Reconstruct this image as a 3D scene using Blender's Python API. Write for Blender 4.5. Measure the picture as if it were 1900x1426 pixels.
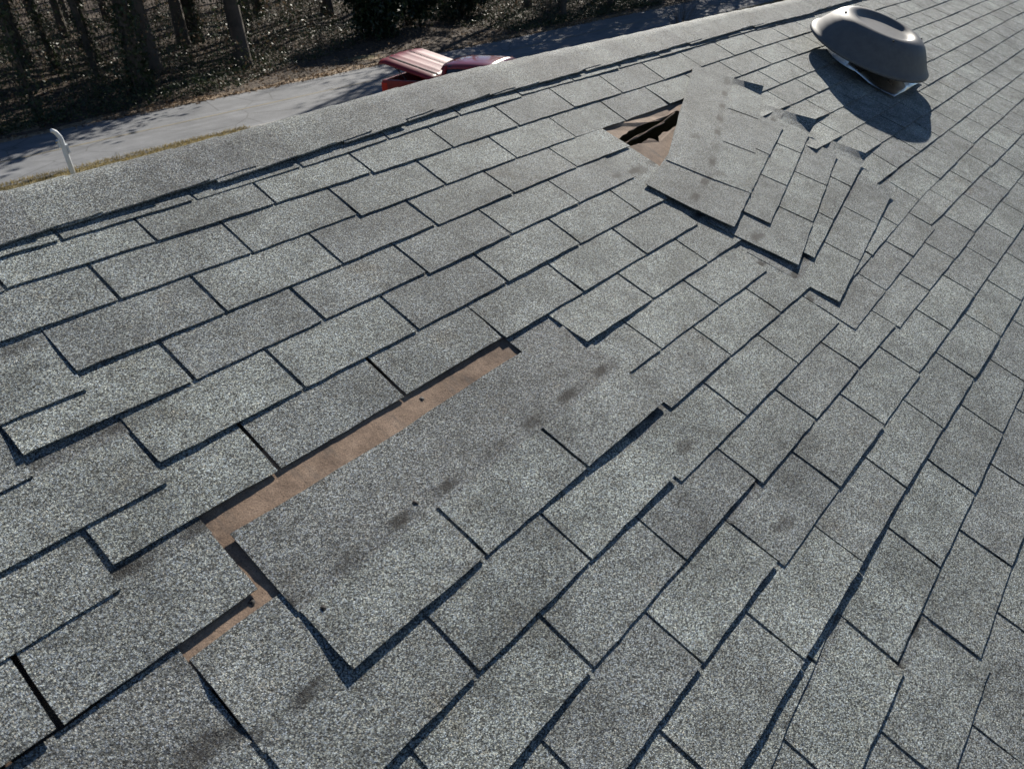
import bpy, bmesh, math, random
import numpy as np
from mathutils import Vector, Matrix

for o in list(bpy.data.objects): bpy.data.objects.remove(o)
sc = bpy.context.scene
COL = sc.collection
rnd = random.Random(7)
nrng = np.random.default_rng(11)

# ------------------------------------------------------------------ frame of reference
PITCH = math.radians(22.6)           # roof pitch
CA, SA = math.cos(PITCH), math.sin(PITCH)
H0 = 4.4                             # height of the top course above the ground
TAB, ROW = 0.3048, 0.127             # 12 in tabs, 5 in exposure
def roof_to_world(u, v, n):          # u along the ridge, v up the slope, n out of the slope
    return (u, v * CA - n * SA, H0 + v * SA + n * CA)

# ------------------------------------------------------------------ camera
cam_d = bpy.data.cameras.new('camera'); cam = bpy.data.objects.new('camera', cam_d); COL.objects.link(cam)
RC = [(0.64703796, -0.71702626, 0.25925899), (-0.42865101, -0.62329399, -0.65403586), (0.63055546, 0.31205441, -0.7106489)]
def rw(d): return Vector((d[0], d[1] * CA - d[2] * SA, d[1] * SA + d[2] * CA))
rt, dn, fw = rw(RC[0]), rw(RC[1]), rw(RC[2])
M = Matrix((( rt.x, -dn.x, -fw.x, 0), (rt.y, -dn.y, -fw.y, 0), (rt.z, -dn.z, -fw.z, 0), (0, 0, 0, 1)))
CAMPOS = Vector(roof_to_world(0.18961584, -1.36947399, 1.13618402))
cam.matrix_world = Matrix.Translation(CAMPOS) @ M
FPX = 1364.26
cam_d.sensor_width = 36; cam_d.lens = FPX / 1900 * 36
cam_d.clip_start = 0.05; cam_d.clip_end = 2000
cam_d.dof.use_dof = True; cam_d.dof.focus_distance = 2.2; cam_d.dof.aperture_fstop = 7.5
sc.camera = cam
sc.render.resolution_x, sc.render.resolution_y = 1024, 768
def project(p):                      # world point -> photograph pixel
    d = Vector(p) - CAMPOS
    z = d.dot(fw)
    if z < 0.05: return None
    return (950 + FPX * d.dot(rt) / z, 713 + FPX * d.dot(dn) / z)

# ------------------------------------------------------------------ sky, sun, exposure
SUN_EL, SUN_AZ = math.radians(28), math.radians(25)    # azimuth from +X towards +Y
w = bpy.data.worlds.new('World'); sc.world = w; w.use_nodes = True
nt = w.node_tree; nt.nodes.clear()
sky = nt.nodes.new('ShaderNodeTexSky'); sky.sky_type = 'NISHITA'; sky.sun_disc = False
sky.sun_elevation = SUN_EL; sky.sun_rotation = math.radians(90) - SUN_AZ
sky.air_density = 0.8; sky.dust_density = 0.0; sky.ozone_density = 4.0
bg = nt.nodes.new('ShaderNodeBackground'); bg.inputs['Strength'].default_value = 0.05
wo = nt.nodes.new('ShaderNodeOutputWorld')
nt.links.new(sky.outputs[0], bg.inputs[0]); nt.links.new(bg.outputs[0], wo.inputs[0])
sd = bpy.data.lights.new('sun', 'SUN'); sd.energy = 5.0; sd.angle = math.radians(0.53); sd.color = (1.0, 0.94, 0.84)
so = bpy.data.objects.new('sun', sd); COL.objects.link(so)
SUND = Vector((math.cos(SUN_EL) * math.cos(SUN_AZ), math.cos(SUN_EL) * math.sin(SUN_AZ), math.sin(SUN_EL)))
so.rotation_euler = SUND.to_track_quat('Z', 'Y').to_euler(); so.location = (20, 10, 30)
sc.render.engine = 'CYCLES'
sc.view_settings.view_transform = 'Standard'; sc.view_settings.look = 'None'
sc.view_settings.exposure = 0.60; sc.view_settings.gamma = 1.0
sc.view_settings.use_curve_mapping = False

# ------------------------------------------------------------------ material helpers
class NT:
    def __init__(s, name):
        s.m = bpy.data.materials.new(name); s.m.use_nodes = True; s.t = s.m.node_tree
        s.b = s.t.nodes['Principled BSDF']
        s.pos = s.t.nodes.new('ShaderNodeNewGeometry').outputs['Position']
    def n(s, typ, **kw):
        x = s.t.nodes.new(typ)
        for k, v in kw.items(): setattr(x, k, v)
        return x
    def l(s, a, b): s.t.links.new(a, b)
    def val(s, sock, v):
        if hasattr(v, 'is_output'): s.l(v, sock)
        else: sock.default_value = v
    def noise(s, scale, detail=3, rough=0.6, vec=None, dist=0.0):
        x = s.n('ShaderNodeTexNoise'); s.l(vec if vec is not None else s.pos, x.inputs['Vector'])
        x.inputs['Scale'].default_value = scale; x.inputs['Detail'].default_value = detail
        x.inputs['Roughness'].default_value = rough; x.inputs['Distortion'].default_value = dist
        return x.outputs['Fac']
    def voro(s, scale, out='Color', vec=None, feature='F1'):
        x = s.n('ShaderNodeTexVoronoi', feature=feature); s.l(vec if vec is not None else s.pos, x.inputs['Vector'])
        x.inputs['Scale'].default_value = scale
        return x.outputs[out]
    def ramp(s, fac, stops):
        x = s.n('ShaderNodeValToRGB'); s.val(x.inputs['Fac'], fac)
        e = x.color_ramp.elements
        while len(e) < len(stops): e.new(0.5)
        for el, (p, c) in zip(e, stops):
            el.position = p; el.color = (c, c, c, 1) if isinstance(c, (int, float)) else (*c, 1)
        return x.outputs['Color']
    def math(s, op, a, b=0.0, c=None):
        x = s.n('ShaderNodeMath', operation=op); s.val(x.inputs[0], a); s.val(x.inputs[1], b)
        if c is not None: s.val(x.inputs[2], c)
        return x.outputs[0]
    def mix(s, fac, a, b, mode='MIX'):
        x = s.n('ShaderNodeMix', data_type='RGBA', blend_type=mode); s.val(x.inputs[0], fac)
        for sock, v in ((x.inputs[6], a), (x.inputs[7], b)):
            if hasattr(v, 'is_output'): s.l(v, sock)
            else: sock.default_value = (*v, 1) if len(v) == 3 else v
        return x.outputs[2]
    def scaled(s, vec3):
        x = s.n('ShaderNodeVectorMath', operation='MULTIPLY'); s.l(s.pos, x.inputs[0]); x.inputs[1].default_value = vec3
        return x.outputs[0]
    def bump(s, h, strength, dist, prev=None):
        x = s.n('ShaderNodeBump'); s.val(x.inputs['Height'], h)
        x.inputs['Strength'].default_value = strength; x.inputs['Distance'].default_value = dist
        if prev is not None: s.l(prev, x.inputs['Normal'])
        return x.outputs['Normal']
    def done(s, color=None, rough=None, normal=None, **kw):
        if color is not None: s.val(s.b.inputs['Base Color'], color if hasattr(color, 'is_output') else (*color, 1))
        if rough is not None: s.val(s.b.inputs['Roughness'], rough)
        if normal is not None: s.l(normal, s.b.inputs['Normal'])
        for k, v in kw.items(): s.val(s.b.inputs[k.replace('_', ' ')], v)
        return s.m

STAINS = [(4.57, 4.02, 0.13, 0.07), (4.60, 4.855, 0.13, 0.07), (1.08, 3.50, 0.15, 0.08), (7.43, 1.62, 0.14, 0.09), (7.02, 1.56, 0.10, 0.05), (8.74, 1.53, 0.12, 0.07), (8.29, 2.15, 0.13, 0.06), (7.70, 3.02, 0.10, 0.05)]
def granule_mat(name, tone=1.0, tint=(1, 1, 1), sealant=False, gain=1.0):
    t = NT(name)
    vn = t.n('ShaderNodeTexVoronoi'); t.l(t.pos, vn.inputs['Vector']); vn.inputs['Scale'].default_value = 600
    sep = t.n('ShaderNodeSeparateColor'); t.l(vn.outputs['Color'], sep.inputs[0])
    clump = t.noise(210, 2, 0.8)
    f = t.math('ADD', t.math('MULTIPLY', sep.outputs[0], 0.64), t.math('MULTIPLY', clump, 0.58))
    col = t.ramp(f, [(0.22, 0.008), (0.44, 0.062), (0.62, 0.20), (0.79, 0.43), (0.96, 0.66)])
    # blend of granule hues
    hue = t.ramp(sep.outputs[1], [(0.0, (0.84, 0.93, 1.10)), (0.45, (0.97, 1.0, 0.98)), (0.8, (1.02, 1.03, 0.92)), (1.0, (1.10, 0.98, 0.86))])
    col = t.mix(1.0, col, hue, 'MULTIPLY')
    # weather: broad blotches, dirt
    big = t.ramp(t.noise(5.0, 3, 0.62), [(0.30, 0.70), (0.50, 1.0), (0.70, 1.22)])
    col = t.mix(1.0, col, big, 'MULTIPLY')
    mid = t.ramp(t.noise(17.0, 2, 0.7), [(0.28, 0.74), (0.5, 1.0), (0.74, 1.18)])
    col = t.mix(1.0, col, mid, 'MULTIPLY')
    oi = t.n('ShaderNodeObjectInfo')
    per = t.ramp(oi.outputs['Random'], [(0.0, (0.82, 0.82, 0.83)), (0.12, (0.90, 0.90, 0.905)), (0.35, (0.97, 0.97, 0.96)), (0.7, (1.04, 1.05, 1.03)), (1.0, (1.12, 1.13, 1.10))])
    col = t.mix(1.0, col, per, 'MULTIPLY')
    dirt = t.ramp(t.noise(9.0, 3, 0.7), [(0.60, 0.0), (0.74, 0.55)])
    col = t.mix(dirt, col, t.mix(1.0, col, (0.72, 0.62, 0.52), 'MULTIPLY'))
    col = t.mix(1.0, col, tuple(tone * c for c in tint), 'MULTIPLY')
    if sealant:
        uv = t.n('ShaderNodeUVMap'); sp = t.n('ShaderNodeSeparateXYZ'); t.l(uv.outputs[0], sp.inputs[0])
        d = t.math('ABSOLUTE', t.math('SUBTRACT', sp.outputs[1], 1.19))
        wob = t.math('MULTIPLY', t.noise(40, 4, 0.7), 0.10)
        band = t.ramp(t.math('SUBTRACT', d, wob), [(0.0, 1.0), (0.025, 0.8), (0.075, 0.0)])
        mm = t.n('ShaderNodeMath', operation='FRACT'); t.l(t.math('MULTIPLY', sp.outputs[0], 2.45), mm.inputs[0])
        dash = t.ramp(t.math('ADD', mm.outputs[0], t.math('MULTIPLY', t.math('SUBTRACT', t.noise(30, 3), 0.5), 0.5)), [(0.15, 0.08), (0.36, 0.9), (0.55, 1.0), (0.66, 0.5), (0.92, 0.05)])
        brk = t.ramp(t.noise(3.2, 3, 0.7), [(0.36, 0.35), (0.52, 0.92)])
        msk = t.math('MULTIPLY', t.math('MULTIPLY', band, dash), brk)
        col = t.mix(msk, col, (0.014, 0.012, 0.011))
    sx_ = t.n('ShaderNodeSeparateXYZ'); t.l(t.pos, sx_.inputs[0])
    wob2 = t.noise(24, 3, 0.7)
    tot = None
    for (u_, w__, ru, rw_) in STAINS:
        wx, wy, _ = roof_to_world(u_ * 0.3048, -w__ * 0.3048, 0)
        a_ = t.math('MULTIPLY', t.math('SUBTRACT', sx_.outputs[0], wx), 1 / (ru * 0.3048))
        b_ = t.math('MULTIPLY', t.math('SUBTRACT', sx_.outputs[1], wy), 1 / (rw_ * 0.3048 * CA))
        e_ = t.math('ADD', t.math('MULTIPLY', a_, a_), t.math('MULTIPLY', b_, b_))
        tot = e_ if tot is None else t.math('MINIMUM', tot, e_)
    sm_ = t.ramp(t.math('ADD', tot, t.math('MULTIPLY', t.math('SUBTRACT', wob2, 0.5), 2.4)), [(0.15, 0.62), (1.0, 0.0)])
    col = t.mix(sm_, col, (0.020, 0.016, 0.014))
    h = t.math('ADD', t.math('SUBTRACT', 1.0, vn.outputs['Distance']), t.math('MULTIPLY', clump, 1.6))
    nb = t.bump(h, 0.9, 0.0014)
    return t.done(col, 0.78, nb, Specular_IOR_Level=0.35)

MAT = {}
MAT['tab'] = granule_mat('shingle_granules', 1.0, (0.955, 1.0, 0.985))
MAT['headlap'] = granule_mat('shingle_headlap_granules', 0.84, (0.97, 1.0, 1.0), sealant=True)
MAT['cap'] = granule_mat('ridge_cap_granules', 0.97, (0.98, 1.0, 0.98))

def felt_mat():
    t = NT('tan_felt_underlayment')
    f = t.noise(14, 6, 0.7); fine = t.noise(420, 3, 0.7)
    c = t.ramp(f, [(0.3, (0.23, 0.158, 0.112)), (0.55, (0.38, 0.27, 0.195)), (0.75, (0.50, 0.375, 0.28))])
    c = t.mix(1.0, c, t.ramp(fine, [(0.3, 0.5), (0.62, 1.08)]), 'MULTIPLY')
    c = t.mix(1.0, c, t.ramp(t.noise(4.0, 5, 0.75), [(0.3, (0.42, 0.40, 0.40)), (0.5, (0.85, 0.84, 0.82)), (0.68, (1.12, 1.12, 1.12))]), 'MULTIPLY')
    c = t.mix(t.ramp(t.noise(30, 4, 0.7, vec=t.scaled((1.0, 0.3, 0.3))), [(0.52, 0.0), (0.66, 0.5)]), c, (0.10, 0.085, 0.075))
    speck = t.ramp(t.voro(110, 'Distance'), [(0.05, 0.25), (0.16, 1.0)])
    c = t.mix(1.0, c, speck, 'MULTIPLY')
    nb = t.bump(fine, 0.5, 0.001); nb = t.bump(t.noise(40, 4, 0.7), 0.5, 0.003, nb)
    return t.done(c, 0.92, nb)
MAT['felt'] = felt_mat()
def simple(name, c, rough=0.6, metallic=0.0, nscale=None, namp=0.3, bump=0.0, bscale=60, coat=0.0, spec=0.5):
    t = NT(name); col = c
    if nscale:
        k = t.ramp(t.noise(nscale, 5, 0.65), [(0.28, 1 - namp), (0.72, 1 + namp)])
        col = t.mix(1.0, c, k, 'MULTIPLY')
    nb = t.bump(t.noise(bscale, 4, 0.6), 0.5, bump) if bump else None
    t.done(col, rough, nb, Metallic=metallic, Specular_IOR_Level=spec)
    if coat: t.b.inputs['Coat Weight'].default_value = coat; t.b.inputs['Coat Roughness'].default_value = 0.06
    return t.m
MAT['attic'] = simple('dark_attic_wood', (0.05, 0.04, 0.032), 0.9, nscale=3)
MAT['wood'] = simple('old_deck_boards', (0.20, 0.13, 0.08), 0.9, nscale=9)
MAT['siding'] = simple('pale_siding', (0.55, 0.54, 0.5), 0.7, nscale=4, namp=0.1)
MAT['nail'] = simple('rusty_nail', (0.016, 0.013, 0.012), 0.7)

# ------------------------------------------------------------------ object helpers
def link(name, me, mat, parent=None, smooth=False, **props):
    o = bpy.data.objects.new(name, me); COL.objects.link(o)
    if mat is not None and not me.materials: me.materials.append(mat)
    if parent is not None: o.parent = parent
    for k, v in props.items(): o[k] = v
    if smooth:
        me.polygons.foreach_set('use_smooth', [True] * len(me.polygons))
    return o
def mesh_py(name, verts, faces):
    me = bpy.data.meshes.new(name); me.from_pydata([tuple(map(float, v)) for v in verts], [], faces); me.update(); return me
def mesh_np(name, verts, quads):
    verts = np.asarray(verts, np.float32); quads = np.asarray(quads, np.int32); k = quads.shape[1]
    me = bpy.data.meshes.new(name); me.vertices.add(len(verts)); me.vertices.foreach_set('co', verts.ravel())
    me.loops.add(quads.size); me.loops.foreach_set('vertex_index', quads.ravel())
    me.polygons.add(len(quads)); me.polygons.foreach_set('loop_start', np.arange(0, quads.size, k, dtype=np.int32))
    me.update(); me.validate(); return me
def empty(name, loc=(0, 0, 0), rz=0.0, **props):
    o = bpy.data.objects.new(name, None); COL.objects.link(o); o.location = loc; o.rotation_euler = (0, 0, rz)
    for k, v in props.items(): o[k] = v
    return o
class MB:
    """collects simple solids into one mesh"""
    def __init__(s): s.v = []; s.f = []
    def add(s, vs, fs):
        b = len(s.v); s.v += [tuple(p) for p in vs]; s.f += [tuple(i + b for i in q) for q in fs]; return s
    def box(s, x0, x1, y0, y1, z0, z1):
        vs = [(x, y, z) for z in (z0, z1) for y in (y0, y1) for x in (x0, x1)]
        return s.add(vs, [(0, 2, 3, 1), (4, 5, 7, 6), (0, 1, 5, 4), (2, 6, 7, 3), (0, 4, 6, 2), (1, 3, 7, 5)])
    def tube(s, pts, rad, n=8, cap=True):
        pts = [Vector(p) for p in pts]; vs = []; fs = []
        for i, p in enumerate(pts):
            d = (pts[min(i + 1, len(pts) - 1)] - pts[max(i - 1, 0)]).normalized()
            a = d.orthogonal().normalized() if i == 0 else (a - d * a.dot(d)).normalized()
            b = d.cross(a); r = rad[i] if hasattr(rad, '__len__') else rad
            for k in range(n):
                t = 2 * math.pi * k / n; vs.append(p + a * (r * math.cos(t)) + b * (r * math.sin(t)))
        for i in range(len(pts) - 1):
            for k in range(n):
                k2 = (k + 1) % n; fs.append((i * n + k, i * n + k2, (i + 1) * n + k2, (i + 1) * n + k))
        if cap: fs.append(tuple(range(n))[::-1]); fs.append(tuple((len(pts) - 1) * n + k for k in range(n)))
        return s.add(vs, fs)
    def prism(s, poly, axis, a0, a1):
        """poly in the plane across axis ('x' -> (y,z), 'y' -> (x,z), 'z' -> (x,y))"""
        def P(q, a): return (a, q[0], q[1]) if axis == 'x' else (q[0], a, q[1]) if axis == 'y' else (q[0], q[1], a)
        n = len(poly); vs = [P(q, a0) for q in poly] + [P(q, a1) for q in poly]
        fs = [tuple(range(n))[::-1], tuple(range(n, 2 * n))] + [(i, (i + 1) % n, n + (i + 1) % n, n + i) for i in range(n)]
        return s.add(vs, fs)
    def build(s, name, mat, parent=None, bevel=0.0, segs=2, smooth=False, **props):
        me = mesh_py(name, s.v, s.f)
        bm = bmesh.new(); bm.from_mesh(me)
        bmesh.ops.recalc_face_normals(bm, faces=bm.faces)
        if bevel:
            bmesh.ops.bevel(bm, geom=[e for e in bm.edges if len(e.link_faces) == 2 and e.calc_face_angle(0) > 0.5], offset=bevel, segments=segs, affect='EDGES', profile=0.6)
        bm.to_mesh(me); bm.free()
        return link(name, me, mat, parent, smooth, **props)

# ------------------------------------------------------------------ ground, road
GROUND = simple('dry_winter_grass', (0.20, 0.17, 0.085), 0.95, nscale=1.3, namp=0.45, bump=0.03, bscale=20)
def road_mat():
    t = NT('worn_asphalt')
    c = t.ramp(t.noise(1.2, 6, 0.7), [(0.3, (0.15, 0.157, 0.168)), (0.7, (0.235, 0.243, 0.258))])
    st = t.ramp(t.noise(1.0, 4, 0.6, vec=t.scaled((0.12, 2.2, 1))), [(0.3, 0.82), (0.7, 1.15)])
    c = t.mix(1.0, c, st, 'MULTIPLY'); c = t.mix(1.0, c, t.ramp(t.noise(60, 3, 0.8), [(0.3, 0.75), (0.7, 1.2)]), 'MULTIPLY')
    cr = t.ramp(t.voro(0.45, 'Distance', feature='DISTANCE_TO_EDGE', vec=t.pos), [(0.0, 0.55), (0.012, 1.0)])
    c = t.mix(1.0, c, cr, 'MULTIPLY')
    return t.done(c, 0.85, t.bump(t.noise(80, 3, 0.7), 0.4, 0.006))
def litter_mat():
    t = NT('leaf_litter_soil')
    c = t.ramp(t.voro(9, 'Color'), [(0.0, (0.03, 0.021, 0.015)), (0.5, (0.09, 0.062, 0.042)), (1.0, (0.18, 0.13, 0.085))])
    c = t.mix(1.0, c, t.ramp(t.noise(0.7, 5, 0.7), [(0.3, 0.4), (0.7, 1.15)]), 'MULTIPLY')
    return t.done(c, 0.95, t.bump(t.noise(12, 4, 0.7), 0.8, 0.05))
def bank_mat():
    t = NT('fallen_tan_leaves')
    c = t.ramp(t.voro(11, 'Color'), [(0.0, (0.12, 0.08, 0.05)), (0.4, (0.30, 0.21, 0.13)), (1.0, (0.55, 0.43, 0.29))])
    c = t.mix(1.0, c, t.ramp(t.noise(0.9, 5, 0.7), [(0.3, 0.5), (0.7, 1.2)]), 'MULTIPLY')
    return t.done(c, 0.95, t.bump(t.noise(14, 4, 0.7), 0.8, 0.04))
MAT['road'] = road_mat(); MAT['litter'] = litter_mat(); MAT['bank'] = bank_mat()
link('ground', mesh_py('ground', [(-700, -700, 0), (900, -700, 0), (900, 900, 0), (-700, 900, 0)], [(0, 1, 2, 3)]), GROUND, kind='structure')
def wavy_sheet(name, x0, x1, ynear, yfar, z, mat, step=0.8, amp=0.12, zf=None, ny=1):
    vs, fs = [], []; n = int((x1 - x0) / step)
    for i in range(n + 1):
        x = x0 + (x1 - x0) * i / n
        a = ynear + amp * (math.sin(x * 0.7) + 0.7 * math.sin(x * 1.9 + 1) + rnd.uniform(-0.5, 0.5)) if amp else ynear
        b = yfar + amp * (math.sin(x * 0.5 + 2) + 0.7 * math.sin(x * 2.3) + rnd.uniform(-0.5, 0.5)) if amp else yfar
        for j in range(ny + 1):
            y = a + (b - a) * j / ny
            vs.append((x, y, z + (zf(x, y) if zf else 0)))
    for i in range(n):
        for j in range(ny):
            k = i * (ny + 1) + j; fs.append((k, k + ny + 1, k + ny + 2, k + 1))
    return link(name, mesh_py(name, vs, fs), mat, smooth=True, kind='structure')
YN, YF = 18.65, 23.5
def floor_z(x, y): 
    k = max(0.0, y - 24.3)
    return min(k, 60) * 0.045 + 0.12 * math.sin(x * 0.45 + y * 0.3) * min(1, k / 3) + 0.10 * math.sin(x * 0.9 - y * 0.6) * min(1, k / 3)
wavy_sheet('road', -120, 260, YN, YF, 0.012, MAT['road'], amp=0.07)
wavy_sheet('leafy_shoulder', -100, 220, YF - 0.25, YF + 1.4, 0.008, MAT['bank'], amp=0.22)
wavy_sheet('forest_floor', -60, 190, YF + 0.6, 140, 0.016, MAT['litter'], step=1.1, amp=0.25, zf=floor_z, ny=60)
MAT['yellow'] = simple('worn_yellow_paint', (0.245, 0.215, 0.15), 0.8, nscale=1.5, namp=0.3)
wavy_sheet('road_centre_marking', -110, 250, 21.02, 21.12, 0.016, MAT['yellow'], amp=0.008)
MAT['drive'] = simple('driveway_concrete', (0.36, 0.35, 0.33), 0.85, nscale=2, namp=0.15, bump=0.004)
link('driveway', mesh_py('driveway', [(12.2, 5.5, 0.095), (16.4, 5.5, 0.095), (16.2, 14.6, 0.095), (11.9, 14.6, 0.095), (16.2, YN + 0.2, 0.008), (11.9, YN + 0.2, 0.008), (12.2, 5.5, -.1), (16.4, 5.5, -.1), (16.2, 14.6, -.1), (11.9, 14.6, -.1)], [(0, 1, 2, 3), (3, 2, 4, 5), (0, 6, 7, 1), (1, 7, 8, 2), (0, 3, 9, 6), (2, 8, 4), (3, 5, 9)]), MAT['drive'], kind='structure')

# ------------------------------------------------------------------ the house
house = empty('house', (4.0, 0.0, 0.0), label='house with weathered grey asphalt shingle roof, several shingles blown loose', category='house')
def hlink(name, me, mat, parent=None, smooth=False, **props):
    o = link(name, me, mat, None, smooth, **props)
    p = parent or house; o.parent = p
    o.matrix_parent_inverse = (Matrix.Translation(house.location)).inverted() if p is house else Matrix.Identity(4)
    return o
T = 0.0034                                             # layer step
DECK = -2.2 * T
def ilerp(x, xs, ys): return float(np.interp(x, xs, ys))
def wave(u, w):                                        # the sheathing is not flat: u in tabs, w in tabs down the slope
    top = 0.011 * ilerp(u, [2.5, 7, 9.5, 13, 20], [0, 1, 1, 0.45, 0.3]) * max(0.0, 1 - max(w, 0) / 0.9)
    return top + 0.0028 * math.sin(u * 1.13 + w * 0.6) + 0.0022 * math.sin(u * 0.55 - w * 2.1 + 1.0) + 0.0016 * math.sin(w * 3.7 + u * 0.31)
def RP(u, w, n):                                       # tabs along, tabs down the slope, metres out
    return roof_to_world(u * TAB, -w * TAB, n + wave(u, w))

def grid_slab(P, nx, ny, th, flags=(1, 1, 1, 1)):
    """P(i,j)->(u,w,n) top points; flags: sides at j=0 (butt), i=nx (right), j=ny (top), i=0 (left)"""
    vs = []; uv = []
    for j in range(ny + 1):
        for i in range(nx + 1): vs.append(P(i, j))
    N = len(vs); bot = [(a, b, c - th) for a, b, c in vs]
    idx = lambda i, j: j * (nx + 1) + i
    fs = [(idx(i, j), idx(i + 1, j), idx(i + 1, j + 1), idx(i, j + 1)) for j in range(ny) for i in range(nx)]
    if flags[0]: fs += [(idx(i + 1, 0), idx(i, 0), N + idx(i, 0), N + idx(i + 1, 0)) for i in range(nx)]
    if flags[2]: fs += [(idx(i, ny), idx(i + 1, ny), N + idx(i + 1, ny), N + idx(i, ny)) for i in range(nx)]
    if flags[3]: fs += [(idx(0, j), idx(0, j + 1), N + idx(0, j + 1), N + idx(0, j)) for j in range(ny)]
    if flags[1]: fs += [(idx(nx, j + 1), idx(nx, j), N + idx(nx, j), N + idx(nx, j + 1)) for j in range(ny)]
    return vs + bot, fs

TH = 0.0022
in_view_tabs = 0
rest = MB()                                            # shingles the picture does not show
def off(k): return 0.222 + 0.004 * k + 0.5 * (k % 2)
MISSING = {(7, 0), (8, 0), (8, -1), (9, -1)}
def strip_dv(k, c):
    """drop of the butt below its course line, in courses (left, right)"""
    if c <= -1:
        if k == 10: return (-0.34, -0.32)
        if 3 <= k <= 7: return (0.30, 0.28)
        if k >= 14: return (0.18, 0.18)
        if k >= 11: return (-0.15, -0.15)
        return (0.0, 0.0)
    if c == 0:
        d = {0: 0, 9: -0.18, 10: -0.15, 11: -0.15, 12: -0.12, 13: -0.08, 14: 0.19, 15: 0.20, 16: 0.20, 17: 0.2}.get(k, -0.05)
        return (d, d)
    if c == 1: return {13: (-0.06, 0), 14: (0.05, 0.02), 15: (0.05, 0.0), 8: (-0.05, 0)}.get(k, (0.0, 0.0))
    if c == 2: return {9: (0.55, 0.20), 10: (0.38, 0.10), 11: (0.09, 0.03)}.get(k, (0.0, 0.0))
    if k == 9: return (0.18, 0.03) if c == 3 else (0, 0)
    return (0.0, 0.0)
LIFT = {}                                              # (row, column, tab) -> lift of (left, right) butt corner
for k in (3, 4, 5, 6): LIFT[(k, 0, 0)] = (0.0045, 0.0008)
LIFT[(4, 0, 0)] = (0.006, 0.001); LIFT[(3, -1, 2)] = (0.002, 0.004); LIFT[(5, -1, 2)] = (0.002, 0.003)
LIFT[(13, 0, 2)] = (0.006, 0.007); LIFT[(13, 0, 1)] = (0.007, 0.006); LIFT[(13, 0, 0)] = (0.007, 0.007)
LIFT[(13, 1, 0)] = (0.006, 0.001); LIFT[(12, 0, 1)] = (0.004, 0.003); LIFT[(12, 0, 2)] = (0.001, 0.004)
LIFT[(9, 0, 2)] = (0.001, 0.001); LIFT[(2, 2, 0)] = (-0.001, -0.004); LIFT[(2, 2, 1)] = (-0.004, -0.004); LIFT[(10, 0, 2)] = (0.001, 0.006); LIFT[(9, 0, 0)] = (0.006, 0.003)
LIFT[(11, 0, 0)] = (0.008, 0.002); LIFT[(16, 0, 2)] = (0.002, 0.006); LIFT[(10, 0, 0)] = (0.008, 0.002)
LIFT[(5, 3, 0)] = (0.012, 0.002); LIFT[(4, 3, 0)] = (0.013, 0.002); LIFT[(6, 3, 0)] = (0.014, 0.002); LIFT[(7, 3, 0)] = (0.008, 0.001)
LIFT[(7, 1, 0)] = (0.008, 0.001); LIFT[(7, -1, 2)] = (-0.001, -0.0025); LIFT[(6, 0, 0)] = (0.002, -0.003); LIFT[(6, 0, 1)] = (-0.0035, -0.0035); LIFT[(6, 0, 2)] = (-0.0035, -0.002)

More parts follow.
